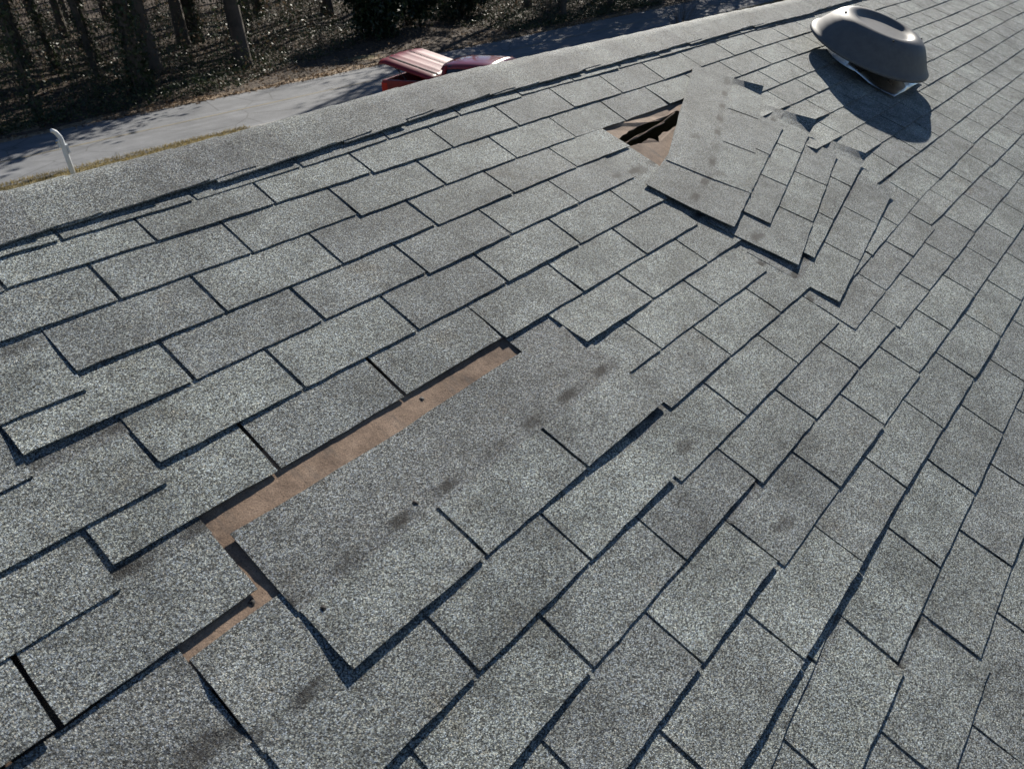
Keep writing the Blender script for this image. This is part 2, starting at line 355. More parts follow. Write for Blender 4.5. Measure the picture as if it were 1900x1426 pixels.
STRIP_LABEL = {}
def strip(name, mp, lifts, seed, label=None, force=False, dtop=2.4, slot=0.0125, jit=0.0013, th=TH):
    """one 3-tab shingle. mp(s,d)->(u,w,n): s tabs from the left end, d courses above the butt"""
    global in_view_tabs
    r = random.Random(seed)
    # headlap
    nx, ny = 12, 3
    def PH(i, j):
        s = 0.002 + 2.996 * i / nx; d = 1.0 + (dtop - 1.0) * j / ny
        u, w_, n = mp(s, d); return RP(u, w_ + (r.uniform(-1, 1) * 0.006 if j == ny else 0), n)
    def vis(pts):
        for p in pts:
            q = project(p)
            if q and -25 < q[0] < 1925 and -25 < q[1] < 1451: return True
        return False
    def make_tab(k, tx=8, ty=3):
        lL, lR = lifts[k]; g0 = slot * r.uniform(0.8, 1.25); g1 = slot * r.uniform(0.8, 1.25); sag = r.uniform(-0.0008, 0.0012)
        jb = [r.uniform(-1, 1) * jit / TAB for _ in range(tx + 1)]
        jl = [r.uniform(-1, 1) * 0.0009 / TAB for _ in range(ty + 1)]; jr = [r.uniform(-1, 1) * 0.0009 / TAB for _ in range(ty + 1)]
        skew = r.uniform(-1, 1) * 0.012
        def PW(i, j):
            a = i / tx; d = j / ty
            s0 = k + g0 + jl[j]; s1 = k + 1 - g1 + jr[j]
            s = s0 + (s1 - s0) * a
            dd = d + (jb[i] / 0.41667 + skew * (a - 0.5) if j == 0 else 0)
            u, w_, n = mp(s, dd)
            lift = (lL * (1 - a) + lR * a) * (1 - d) ** 1.4 + sag * math.sin(math.pi * a) * (1 - d)
            return RP(u, w_, n + lift)
        return (PW, tx, ty, k)
    tabs = [make_tab(k) for k in range(3)]
    def slab(PF, nx, ny, flags):
        # sides go down along the roof normal
        vs, fs = [], []
        top = [PF(i, j) for j in range(ny + 1) for i in range(nx + 1)]
        dz = (0.0, SA * th, -CA * th)
        bot = [(p[0] + dz[0], p[1] + dz[1], p[2] + dz[2]) for p in top]
        N = len(top); idx = lambda i, j: j * (nx + 1) + i
        fs = [(idx(i, j), idx(i + 1, j), idx(i + 1, j + 1), idx(i, j + 1)) for j in range(ny) for i in range(nx)]
        if flags[0]: fs += [(idx(i + 1, 0), idx(i, 0), N + idx(i, 0), N + idx(i + 1, 0)) for i in range(nx)]
        if flags[2]: fs += [(idx(i, ny), idx(i + 1, ny), N + idx(i + 1, ny), N + idx(i, ny)) for i in range(nx)]
        if flags[3]: fs += [(idx(0, j), idx(0, j + 1), N + idx(0, j + 1), N + idx(0, j)) for j in range(ny)]
        if flags[1]: fs += [(idx(nx, j + 1), idx(nx, j), N + idx(nx, j), N + idx(nx, j + 1)) for j in range(ny)]
        return top + bot, fs
    tab_vis = []
    for PW, tx, ty, _ in tabs:
        tab_vis.append(vis([PW(0, 0), PW(tx, 0), PW(tx, ty), PW(0, ty), PW(tx // 2, 1)]))
    hv, hf = slab(PH, nx, ny, (0, 1, 1, 1))
    if not any(tab_vis) and not force:
        rest.add(hv, hf)
        for PW, tx, ty, _ in tabs: rest.add(*slab(PW, tx, ty, (1, 1, 0, 1)))
        return None
    me = mesh_py(name, hv, hf)
    uvl = me.uv_layers.new(name='UVMap')
    N2 = (nx + 1) * (ny + 1)
    for lp in me.loops:
        q = lp.vertex_index % N2; i, j = q % (nx + 1), q // (nx + 1)
        uvl.data[lp.index].uv = (seed * 0.37 % 5 + 3 * i / nx, 1.0 + 1.4 * j / ny)
    so_ = hlink('shingle', me, MAT['headlap'])
    if label: so_['label'] = label
    for (PW, tx, ty, _), v in zip(tabs, tab_vis):
        tv, tf = slab(PW, tx, ty, (1, 1, 0, 1))
        if v or force:
            hlink('tab', mesh_py('tab', tv, tf), MAT['tab'], so_); in_view_tabs += 1
        else: rest.add(tv, tf)
    return so_

DU = {(9, 0): 0.032, (7, -1): -0.022, (10, 0): 0.012}
def straight(k, c, dvL, dvR, du=0.0, zoff=0.0, slope=0.833, tear=None):
    u0 = off(k) + 1 + 3 * c
    def torn(s, d):
        if tear == (9, 0): return 0.006 * max(0, 1 - s / 0.6) * max(0, (d - 1.5) / 0.9) + 0.0015 * max(0.0, math.sin(s * 4.0)) * max(0, (d - 1.7) / 0.7) + 0.0066 * min(1.0, max(0.0, (s - 1.5) / 0.9))
        if tear == (10, 0): return 0.008 * max(0, 1 - s / 0.22) * max(0.0, 1 - abs(d - 1.75) / 0.6)
        return 0.0
    def mp(s, d):
        if k == 0:
            base = ilerp(u0 + s, [2.2, 3.2, 4.2, 5.2, 6.2, 8, 11], [0.30, 0.27, 0.20, 0.13, 0.07, 0.04, 0.05])
        else: base = 0.0
        rows = k + base + dvL + (dvR - dvL) * s / 3 - d
        return (u0 + s + du, rows * 0.41667, (0.417 - slope * d) * T + zoff + torn(s, d))
    return mp
def rotated(O, deg, zb, curl=0.0, bend=0.30, slope=0.7):
    th = math.radians(deg); cs, sn = math.cos(th), math.sin(th)
    def mp(s, d):
        h = d * 0.41667
        x = max(0.0, (s - (3 - bend)) / bend)
        return (O[0] + s * cs - h * sn, O[1] - s * sn - h * cs, zb - slope * T * d + curl * x * x * (3 - 2 * x) * max(0.0, 1 - d / 1.7))
    return mp
seed = 100
PILE = {3, 4, 5, 6, 7, 8}
for k in range(0, 34):
    for c in range(-3, 12):
        if (k, c) in MISSING: continue
        if c == 2 and k in PILE: continue
        seed += 1; r = random.Random(seed * 13)
        dL, dR = strip_dv(k, c); j = r.uniform(-0.025, 0.025)
        lf = []
        for t_ in range(3):
            q = r.random()
            base = (r.uniform(0, 0.0012), r.uniform(0, 0.0012)) if q < 0.82 else (r.uniform(0, 0.003), r.uniform(0, 0.003))
            lf.append(LIFT.get((k, c, t_), base))
        lab = None
        if (k, c) == (9, 0): lab = 'fully exposed three-tab shingle with dark sealant dashes below the bare tan strip'
        if (k, c) == (10, 0): lab = 'shingle with torn left edge at the bottom left'
        strip('shingle', straight(k, c, dL + j, dR + j, du=DU.get((k, c), r.uniform(-0.006, 0.006)), tear=(k, c)), lf, seed, lab, dtop={0: 1.06, 1: 2.0}.get(k, 2.4))
# the six shingles that slid and swung out of line beside the torn hole
Z0 = 0.417 * T
flat = [(0.001, 0.001)] * 3
strip('shingle', rotated((7.50, 4.050), 9.6, Z0 + 0.0022, curl=0.006, bend=0.25), [(0.004, 0.002), (0.002, 0.003), (0.002, 0.004)], 901, 'loose shingle at the bottom of the slipped fan', True)
strip('shingle', rotated((7.95, 3.553), 11.2, Z0 + 0.0046, curl=0.020, bend=0.20), [(0.002, 0.001), (0.001, 0.001), (0.001, 0.002)], 902, 'slipped shingle with its right end curled up', True)
strip('shingle', rotated((7.615, 3.507), 15.4, Z0 + 0.0076, curl=0.004), [(0.003, 0.002), (0.002, 0.001), (0.001, 0.002)], 903, 'slipped shingle swung out of line in the middle of the fan', True)
strip('shingle', rotated((8.00, 2.972), 15.7, Z0 + 0.0100, curl=0.030, bend=0.22), flat, 904, 'slipped shingle with its right corner lifted in deep shade', True)
strip('shingle', rotated((7.476, 2.782), 16.0, Z0 + 0.0126, curl=0.003), [(0.003, 0.002), (0.001, 0.001), (0.001, 0.001)], 905, 'slipped shingle just below the topmost loose one', True)
strip('shingle', rotated((8.30, 2.556), 25.6, Z0 + 0.0150, curl=0.020, bend=0.16), flat, 906, 'topmost loose shingle lying askew beside the torn hole', True)
# an extra shingle whose edge shows below the lifted course at the bottom
strip('shingle', rotated((1.85, 5.626), 5.0, Z0 - 0.0016, slope=0.833), flat, 907, 'shingle edge showing under a lifted course', True)
print('tabs in view', in_view_tabs)
hlink('shingle_courses', mesh_py('shingle_courses', rest.v, rest.f), MAT['tab'], kind='stuff')

# deck with the patch of underlayment that the wind has torn open
def fill(outer, holes, z):
    bm = bmesh.new(); eds = []
    for lp in [outer] + holes:
        vs = [bm.verts.new((u, w_, 0)) for u, w_ in lp]
        eds += [bm.edges.new((vs[i], vs[(i + 1) % len(vs)])) for i in range(len(vs))]
    bmesh.ops.triangle_fill(bm, use_beauty=True, edges=eds)
    vs = [(v.co.x, v.co.y) for v in bm.verts]; bm.verts.index_update()
    fs = [tuple(v.index for v in f.verts) for f in bm.faces]; bm.free()
    return vs, fs
rect = lambda a, b, c, d: [(a, c), (b, c), (b, d), (a, d)]
vs, fs = fill(rect(-9, 36, -0.42, 14.4), [rect(7.2, 10.2, 0.55, 1.95)], DECK)
hlink('roof_deck', mesh_py('roof_deck', [roof_to_world(u * TAB, -w_ * TAB, DECK - 0.014) for u, w_ in vs], fs), MAT['felt'])
V = []; F = []
for j in range(13):
    for i in range(53): V.append(RP(0.9 + 4.16 * i / 52, 2.30 + 1.0 * j / 12, DECK - 0.0004 + 0.0006 * math.sin(i * 1.7 + j * 2.3)))
for j in range(12):
    for i in range(52): F.append((j * 53 + i, (j + 1) * 53 + i, (j + 1) * 53 + i + 1, j * 53 + i + 1))
hlink('underlayment', mesh_py('underlayment', V, F), MAT['felt'], None, True, label='strip of bare tan underlayment where two courses of shingles are gone')
HOLE = [(7.80, 1.06), (8.10, 0.985), (8.42, 0.985), (8.70, 1.00), (9.00, 0.975), (9.22, 0.97), (9.26, 1.02), (9.10, 1.10), (8.95, 1.19), (8.70, 1.21), (8.52, 1.20), (8.37, 1.24),
        (8.28, 1.32), (8.20, 1.235), (8.05, 1.235), (7.92, 1.225), (7.80, 1.205), (7.68, 1.17), (7.66, 1.10)]
hole = []
for i, p in enumerate(HOLE):
    q = HOLE[(i + 1) % len(HOLE)]; hole.append(p)
    for t_ in (0.33, 0.66): hole.append((p[0] + (q[0] - p[0]) * t_ + rnd.uniform(-0.018, 0.018), p[1] + (q[1] - p[1]) * t_ + rnd.uniform(-0.014, 0.014)))
vs, fs = fill(rect(7.2, 10.2, 0.55, 1.95), [hole], DECK)
felt = hlink('underlayment', mesh_py('underlayment', [RP(u, w_, DECK - 0.002 + 0.004 * math.sin(u * 9 + w_ * 13)) for u, w_ in vs], fs), MAT['felt'], label='torn tan underlayment with a ragged dark hole')
# strands across the tear
for (a, b, bow) in [((7.70, 1.16), (9.12, 1.00), 0.02), ((7.75, 1.17), (8.75, 1.075), -0.015)]:
    pts = [RP(a[0] + (b[0] - a[0]) * t / 8, a[1] + (b[1] - a[1]) * t / 8 + bow * math.sin(math.pi * t / 8) + rnd.uniform(-.008, .008), DECK - 0.001 + rnd.uniform(-0.001, 0.004)) for t in range(9)]
    m = MB().tube(pts, [0.0012 + 0.0012 * math.sin(t) ** 2 for t in range(9)], 5)
    hlink('felt_strand', mesh_py('felt_strand', m.v, m.f), MAT['felt'], felt)
# roofing nails and holes on the bare places
for (u, w_, n) in [(3.62, 6.90 * .41667, 0.0), (2.72, 7.55 * .41667, 0.0015), (1.90, 7.97 * .41667, 0.002), (1.30, 8.52 * .41667, 0.001), (3.33, 6.14 * .41667, DECK + 0.001), (7.655, 1.585, 0.0), (7.53, 1.52, 0.0), (1.66, 7.33 * .41667, DECK + .001)]:
    if n > DECK + 0.004: n += (0.417 - 0.833 * ((8.82 - w_ / .41667) if u > 1.5 and u < 4 else 1.4)) * T
    V = [RP(u, w_, n + 0.0012)] ; ring = 9
    for k in range(ring):
        t_ = 2 * math.pi * k / ring; rr = 0.0052 / TAB * rnd.uniform(0.75, 1.3); V.append(RP(u + rr * math.cos(t_), w_ + rr * math.sin(t_), n - 0.0004))
    hlink('nail', mesh_py('nail', V, [(0, 1 + k, 1 + (k + 1) % ring) for k in range(ring)]), MAT['nail'])

# ridge caps
VC = 0.150                                            # ridge line, metres up the slope from the top course
def ridge_profile(o):
    """points across the ridge, offset o metres above the roof planes: (world y, world z)"""
    pts = []
    ds = [-0.1524, -0.105, -0.062, -0.046, -0.032, -0.020, -0.010, 0.0, 0.010, 0.020, 0.032, 0.046, 0.062, 0.105, 0.1524]
    # integrate slope angle with a rounded bend
    def ang(d): return PITCH * max(-1, min(1, -d / 0.05))
    y = z = 0.0; out = {7: (0.0, 0.0)}
    for side in (1, -1):
        y = z = 0.0; i = 7
        while 0 <= i + side < len(ds):
            d0, d1 = ds[i], ds[i + side]; n = 6
            for q in range(n):
                dm = d0 + (d1 - d0) * (q + 0.5) / n; st = (d1 - d0) / n
                y += math.cos(ang(dm)) * st; z += math.sin(ang(dm)) * st
            i += side; out[i] = (y, z)
    return [out[i] for i in range(len(ds))]
PRO = ridge_profile(0)
_, yc, zc = roof_to_world(0, VC, 0)
cap_rest = MB()
n_cap = 0
for i in range(-22, 80):
    x0 = (2.58 + 0.4235 * i) * TAB
    rr = random.Random(i * 7 + 3); sk = rr.uniform(-0.004, 0.004); lo = rr.uniform(-0.008, 0.008)
    nxs = 6; V = []; F = []; L = 0.24
    for a in range(nxs + 1):
        x = x0 - L + L * a / nxs
        uu = x / TAB
        wv = ilerp(uu, [2, 3.3, 4.7, 6.5, 9, 11.5, 16], [-0.006, 0.0, 0.014, 0.026, 0.026, 0.012, 0.004])
        lift = 0.0042 * (a / nxs) + 0.001
        for q, (y, z) in enumerate(PRO):
            e = abs(q - 7) / 7
            jx = rr.uniform(-0.0012, 0.0012) if a == nxs else 0
            # near edge wanders a little
            sh = (lo + rr.uniform(-0.0016, 0.0016)) * e * (1 if q < 7 else -1)
            flick = (0.0012 * rr.random() if (a == nxs) else 0) * e
            yy = yc + y + sh * CA + wv * CA; zz = zc + z + (sh if q < 7 else -sh) * SA + 0.0035 + lift + flick + wv * SA + wave(uu, 0) * 0.9 - 0.0045 * (e ** 3)
            V.append((x + jx + sk * e, yy, zz))
    m = len(PRO)
    for a in range(nxs):
        for q in range(m - 1): F.append((a * m + q, (a + 1) * m + q, (a + 1) * m + q + 1, a * m + q + 1))
    N = len(V); V += [(x, y, z - 0.0030) for x, y, z in V]
    F += [(nxs * m + q + 1, nxs * m + q, N + nxs * m + q, N + nxs * m + q + 1) for q in range(m - 1)]
    F += [(a * m, (a + 1) * m, N + (a + 1) * m, N + a * m)[::-1] for a in range(nxs)]
    pr = project(V[0]); pc = project(V[7])
    if pr and pc and (-60 < pr[0] < 1940 and -60 < pc[1] < 1440 or -60 < pc[0] < 1940 and -40 < pr[1] < 1440):
        hlink('ridge_cap', mesh_py('ridge_cap', V, F), MAT['cap'], smooth=False); n_cap += 1
    else: cap_rest.add(V, F)
hlink('ridge_cap_run', mesh_py('ridge_cap_run', cap_rest.v, cap_rest.f), MAT['cap'], kind='stuff')
print('ridge caps', n_cap)
# far slope, gables and walls (behind the ridge / under the eaves)
yb, zb = yc, zc - 0.006
X0, X1 = -9 * TAB, 36 * TAB
Lb = 4.4
hlink('far_roof_slope', mesh_py('far_roof_slope', [(X0, yb, zb), (X1, yb, zb), (X1, yb + Lb * CA, zb - Lb * SA), (X0, yb + Lb * CA, zb - Lb * SA)], [(0, 1, 2, 3)]), MAT['tab'])
eN = roof_to_world(0, -14.4 * TAB, DECK); yE0, zE0 = eN[1] + 0.35, eN[2]; yE1, zE1 = yb + (Lb - 0.35) * CA, zb - (Lb - 0.35) * SA
mw = MB().box(X0 + 0.3, X1 - 0.3, yE0, yE1, 0, min(zE0, zE1) - 0.02)
hlink('wall', mesh_py('wall', mw.v, mw.f), MAT['siding'])
for xg in (X0 + 0.28, X1 - 0.42):
    mg = MB().prism([(yE0, zE0 - 0.1), (yb, zb - 0.10), (yE1, zE1 - 0.1)], 'x', xg, xg + 0.12)
    hlink('gable', mesh_py('gable', mg.v, mg.f), MAT['siding'])

# ------------------------------------------------------------------ roof vent
VU, VV = 4.415, -0.452
Rr = Matrix(((1, 0, 0), (0, CA, -SA), (0, SA, CA))).to_4x4()
vent = empty('roof_vent', roof_to_world(VU, VV, 0.002), label='dark domed metal roof vent with shiny base near the ridge', category='roof vent')
vent.rotation_euler = Rr.to_euler()
def vent_mat():
    t = NT('chalky_dark_paint')
    c = t.mix(1.0, (0.135, 0.132, 0.13), t.ramp(t.noise(30, 5, 0.7), [(0.3, 0.86), (0.7, 1.12)]), 'MULTIPLY')
    sp = t.ramp(t.voro(60, 'Distance'), [(0.04, 1.0), (0.06, 0.0)])
    sp = t.math('MULTIPLY', sp, t.ramp(t.noise(9, 2), [(0.58, 0.0), (0.66, 0.8)]))
    c = t.mix(sp, c, (0.5, 0.5, 0.5))
    return t.done(c, 0.55, t.bump(t.noise(160, 2), 0.15, 0.0006), Specular_IOR_Level=0.35)
MAT['vent'] = vent_mat()
def steel_mat():
    t = NT('galvanised_steel')
    c = t.ramp(t.noise(12, 5, 0.7, vec=t.scaled((1, 1, 1))), [(0.3, (0.55, 0.55, 0.55)), (0.7, (0.85, 0.85, 0.84))])
    return t.done(c, t.ramp(t.noise(18, 3), [(0.3, 0.22), (0.7, 0.42)]), t.bump(t.noise(6, 2, dist=0.5), 0.4, 0.02), Metallic=1.0)
MAT['steel'] = steel_mat()
def lathe(prof, n=72, yfn=None):
    V, F = [], []
    for r, z in prof:
        for k in range(n):
            a = 2 * math.pi * k / n; V.append((r * math.cos(a), r * math.sin(a), z))
    for i in range(len(prof) - 1):
        for k in range(n): F.append((i * n + k, i * n + (k + 1) % n, (i + 1) * n + (k + 1) % n, (i + 1) * n + k))
    return V, F
RIM = 0.318
prof = [(RIM - 0.004, 0.064), (RIM, 0.067), (RIM + 0.001, 0.073), (RIM - 0.004, 0.079), (RIM - 0.013, 0.085), (0.292, 0.098), (0.274, 0.122), (0.252, 0.150), (0.232, 0.172), (0.210, 0.188), (0.188, 0.196), (0.170, 0.198),
        (0.158, 0.195), (0.148, 0.189), (0.138, 0.183), (0.128, 0.179), (0.112, 0.177), (0.07, 0.176), (0.02, 0.176), (0.0005, 0.176)]
V, F = lathe(prof); hood = link('hood', mesh_py('hood', V, F), MAT['vent'], vent, True)
V, F = lathe([(RIM - 0.006, 0.066), (0.27, 0.10), (0.22, 0.150), (0.01, 0.16)]); link('hood_lining', mesh_py('hood_lining', V, F), MAT['vent'], vent, True)
V, F = lathe([(0.185, 0.004), (0.182, 0.02), (0.178, 0.06), (0.185, 0.125), (0.18, 0.14)]); link('throat', mesh_py('throat', V, F), MAT['steel'], vent, True)
# square flashing skirt, its lower edge bent up a little
nf = 14; V = []; F = []
for j in range(nf + 1):
    for i in range(nf + 1):
        x = -0.235 + 0.45 * i / nf; y = -0.275 + 0.28 * j / nf
        rr_ = math.hypot(x, y); z = 0.003 + 0.046 * min(1.0, max(0.0, (0.275 - rr_) / 0.085)) ** 1.3
        if y < -0.215: z += 0.006 * (0.5 + 0.5 * math.sin(x * 26)) * (-0.215 - y) / 0.06
        V.append((x, y, z + 0.003))
for j in range(nf):
    for i in range(nf): F.append((j * (nf + 1) + i, j * (nf + 1) + i + 1, (j + 1) * (nf + 1) + i + 1, (j + 1) * (nf + 1) + i))
fl = mesh_py('flashing', V, F); flo = link('flashing', fl, MAT['steel'], vent, True)
sm = flo.modifiers.new('solid', 'SOLIDIFY'); sm.thickness = 0.0015
for k in range(4):
    a = k * math.pi / 2 + 0.6
    link('rivet', mesh_py('rivet', *(lambda V, F: ([(x + 0.205 * math.cos(a), y + 0.205 * math.sin(a), z + 0.1895) for x, y, z in V], F))(*lathe([(0.006, 0), (0.0055, 0.003), (0.003, 0.0048), (0.0002, 0.005)], 10))), MAT['nail'], vent, True)

# ------------------------------------------------------------------ pickup truck on the driveway
RED = simple('dull_red_paint', (0.20, 0.014, 0.022), 0.42, nscale=7, namp=0.3, coat=0.15, spec=0.35)
DARK = simple('black_rubber_trim', (0.012, 0.012, 0.014), 0.5)
REDGLOSS = simple('polished_red_paint', (0.24, 0.018, 0.024), 0.3, nscale=4, namp=0.2, coat=1.0)
MATTE = simple('matte_black_tape', (0.012, 0.012, 0.015), 0.95, spec=0.1)
GLASS = simple('dark_window_glass', (0.006, 0.008, 0.012), 0.05, spec=0.8)
LAMP = simple('red_lamp_lens', (0.45, 0.01, 0.015), 0.15)
CHROME = simple('dull_chrome', (0.6, 0.6, 0.6), 0.25, metallic=1.0)
truck = empty('pickup_truck', (13.87, 13.86, 0.10), math.radians(16.5), label='dark red pickup truck with its bed cover raised, parked beyond the ridge', category='pickup truck')
# local frame: tail at y=0, nose at y=-5.4, x across
HW = 0.98
m = MB().prism([(-0.02, 0.55), (-0.02, 1.50), (-1.60, 1.50), (-1.60, 0.50), (-1.32, 0.42), (-1.20, 0.86), (-0.80, 0.98), (-0.41, 0.86), (-0.28, 0.5)], 'x', -HW, -HW + 0.10); m.build('bed_side', RED, truck, 0.02)
m = MB().prism([(-0.02, 0.55), (-0.02, 1.50), (-1.60, 1.50), (-1.60, 0.50), (-1.32, 0.42), (-1.20, 0.86), (-0.80, 0.98), (-0.41, 0.86), (-0.28, 0.5)], 'x', HW - 0.10, HW); m.build('bed_side', RED, truck, 0.02)
MB().box(-HW + 0.1, HW - 0.1, -1.59, -0.06, 0.72, 0.80).build('bed_floor', DARK, truck)
MB().box(-HW + 0.105, HW - 0.105, -0.055, -0.005, 0.74, 1.49).build('tailgate', RED, truck, 0.012)
MB().box(-HW + 0.02, HW - 0.02, 0.0, 0.13, 0.44, 0.62).build('rear_bumper', CHROME, truck, 0.03)
for sx in (-1, 1):
    x0, x1 = sorted((sx * (HW + 0.006), sx * (HW - 0.13)))
    MB().box(x0, x1, -0.16, 0.004, 1.06, 1.44).build('tail_light', LAMP, truck, 0.012)
# cab
m = MB().prism([(-1.61, 0.45), (-1.61, 1.36), (-3.19, 1.34), (-3.39, 1.31), (-4.94, 1.18), (-5.06, 1.0), (-5.06, 0.50), (-4.74, 0.42), (-4.59, 0.80), (-4.24, 0.95), (-3.84, 0.80), (-3.64, 0.42)], 'x', -HW + 0.01, HW - 0.01)
m.build('cab_body', RED, truck, 0.05, 3, smooth=False)
def frustum(b0, b1, t0, t1):   # (x half, y front, y back, z) bottom and top
    V = [(-b0[0], b0[1], b0[3]), (b0[0], b0[1], b0[3]), (b0[0], b0[2], b0[3]), (-b0[0], b0[2], b0[3]), (-t0[0], t0[1], t0[3]), (t0[0], t0[1], t0[3]), (t0[0], t0[2], t0[3]), (-t0[0], t0[2], t0[3])]
    return V, [(0, 3, 2, 1), (4, 5, 6, 7), (0, 1, 5, 4), (1, 2, 6, 5), (2, 3, 7, 6), (3, 0, 4, 7)]
gm = MB(); gm.add(*frustum((0.90, -3.36, -1.64, 1.33), None, (0.735, -2.69, -1.76, 1.84), None)); gm.build('cab_glass', GLASS, truck, 0.05, 3)
rm = MB()
# roof shell: crowned panel
nx_, ny_ = 10, 8; V = []; F = []
for j in range(ny_ + 1):
    for i in range(nx_ + 1):
        x = -0.79 + 1.58 * i / nx_; y = -3.00 + 1.40 * j / ny_
        a = abs(2 * i / nx_ - 1); b = abs(2 * j / ny_ - 1)
        V.append((x * (1 - 0.04 * b ** 4), y, 1.925 - 0.055 * a ** 2.6 - 0.045 * b ** 3 - 0.06 * (a ** 8)))
for j in range(ny_):
    for i in range(nx_): F.append((j * (nx_ + 1) + i, j * (nx_ + 1) + i + 1, (j + 1) * (nx_ + 1) + i + 1, (j + 1) * (nx_ + 1) + i))
ro = link('cab_roof', mesh_py('cab_roof', V, F), REDGLOSS, truck, True); md = ro.modifiers.new('s', 'SOLIDIFY'); md.thickness = 0.03; md.offset = -1
for sx in (-1, 1):
    for (p, q, r_) in [((0.895, -3.36, 1.33), (0.75, -2.80, 1.84), 0.035), ((0.90, -1.66, 1.33), (0.75, -1.72, 1.84), 0.055), ((0.905, -2.49, 1.33), (0.755, -2.39, 1.84), 0.03)]:
        MB().tube([(sx * p[0], p[1], p[2]), (sx * q[0], q[1], q[2])], r_, 8).build('pillar', RED, truck)
    MB().box(*sorted((sx * 1.0, sx * 1.18)), -3.26, -3.14, 1.28, 1.44).build('wing_mirror', DARK, truck, 0.03)
    MB().box(*sorted((sx * 0.62, sx * 0.93)), -5.075, -5.04, 0.72, 0.90).build('headlight', GLASS, truck, 0.01)
    for yw in (-0.80, -4.22):
        wx = sx * 0.86
        V, F = lathe([(0.20, -0.11), (0.30, -0.12), (0.36, -0.10), (0.375, -0.05), (0.375, 0.05), (0.36, 0.10), (0.30, 0.12), (0.20, 0.11)], 32)
        ty = link('wheel', mesh_py('wheel', [(wx + z, yw + x, 0.375 + y) for x, y, z in V], F), DARK, truck, True)
        V, F = lathe([(0.001, 0.085), (0.10, 0.09), (0.17, 0.07), (0.205, 0.105), (0.205, -0.105), (0.001, -0.09)], 24)
        link('rim', mesh_py('rim', [(wx + sx * z, yw + x, 0.375 + y) for x, y, z in V], F), CHROME, ty, True)
# raised bed cover, hinged behind the cab
lid_ang = math.atan2(0.40, 1.50); cl, sl = math.cos(lid_ang), math.sin(lid_ang)
def lid_pt(x, t, h):                         # t along the lid from the hinge, h out of it
    return (x, -1.54 + t * cl - h * sl, 1.58 + t * sl + h * cl)
nx_, ny_ = 40, 10; V = []; F = []
for j in range(ny_ + 1):
    for i in range(nx_ + 1):
        a = 2 * i / nx_ - 1; t_ = 1.58 * j / ny_
        rib = 0.012 * (0.5 + 0.5 * math.cos(a * math.pi * 5)) ** 3
        edge = -0.05 * max(0, abs(a) - 0.93) / 0.07 - 0.05 * max(0, (j / ny_) - 0.93) / 0.07
        V.append(lid_pt(a * 1.0, t_, 0.05 * (1 - a * a) + rib + edge))
for j in range(ny_):
    for i in range(nx_): F.append((j * (nx_ + 1) + i, j * (nx_ + 1) + i + 1, (j + 1) * (nx_ + 1) + i + 1, (j + 1) * (nx_ + 1) + i))
lid = link('bed_cover', mesh_py('bed_cover', V, F), RED, truck, True); md = lid.modifiers.new('s', 'SOLIDIFY'); md.thickness = 0.045; md.offset = -1
for a0, wd in ((-0.70, 0.045), (0.22, 0.022)):
    V = [lid_pt(a0 + dx, t_, 0.05 * (1 - a0 * a0) + 0.0135) for t_ in (0.05, 1.46) for dx in (-wd, wd)]
    link('stripe', mesh_py('stripe', V, [(0, 1, 3, 2)]), MATTE, lid)
for sx in (-1, 1):
    a = lid_pt(sx * 0.86, 1.2, -0.05); MB().tube([a, (sx * 0.87, -0.75, 1.40)], 0.012, 6).build('strut', DARK, truck)
p0 = lid_pt(-0.6, 1.45, -0.05)
MB().tube([p0, (p0[0] + 0.05, p0[1] - 0.05, p0[2] - 0.2), (p0[0] + 0.18, p0[1] - 0.1, p0[2] - 0.33), (p0[0] + 0.15, -0.15, 1.40)], 0.01, 6).build('cable', DARK, truck)

# ------------------------------------------------------------------ white roadside post
WHITE = simple('chalky_white_paint', (0.76, 0.80, 0.84), 0.5, nscale=6, namp=0.08)
post = empty('roadside_post', (6.55, 17.5, 0), label='white bent-topped post beside the road, beyond the ridge on the left', category='post')
MB().tube([(0, 0, -0.1), (0.0, 0, 0.6), (0.0, 0, 0.98), (-0.012, 0, 1.05), (-0.06, 0.0, 1.15), (-0.115, 0, 1.20), (-0.15, 0, 1.205)], [0.055, 0.055, 0.055, 0.055, 0.052, 0.048, 0.04], 10).build('pole', WHITE, post, smooth=True)
MB().box(-0.095, -0.055, -0.05, 0.05, 0.82, 0.99).build('bracket', WHITE, post, 0.012)
MB().box(0.052, 0.092, -0.05, 0.05, 0.66, 0.86).build('bracket', WHITE, post, 0.012)
MB().tube([(-0.14, 0, 0.96), (-0.05, 0, 0.96)], 0.035, 8).build('bolt', CHROME, post)

# ------------------------------------------------------------------ woods
def bark_mat():
    t = NT('dark_bark')
    v = t.scaled((6, 6, 1.2))
    c = t.ramp(t.noise(3.0, 5, 0.7, vec=v), [(0.3, (0.035, 0.027, 0.021)), (0.55, (0.09, 0.072, 0.056)), (0.75, (0.19, 0.165, 0.135))])
    return t.done(c, 0.9, t.bump(t.noise(4.0, 5, 0.7, vec=v), 0.9, 0.03))
def leaf_mat(name, stops, rough=0.42, trans=0.15):
    t = NT(name)
    c = t.ramp(t.voro(7.0, 'Color'), stops)
    t.done(c, rough, Specular_IOR_Level=0.4)
    if trans:
        ts = t.n('ShaderNodeBsdfTranslucent'); t.l(c, ts.inputs[0])
        mx = t.n('ShaderNodeMixShader'); mx.inputs[0].default_value = trans
        t.l(t.b.outputs[0], mx.inputs[1]); t.l(ts.outputs[0], mx.inputs[2]); t.l(mx.outputs[0], t.t.nodes['Material Output'].inputs[0])
    return t.m
MAT['bark'] = bark_mat()
MAT['twig'] = simple('grey_brown_twigs', (0.085, 0.069, 0.055), 0.85, nscale=2, namp=0.5)
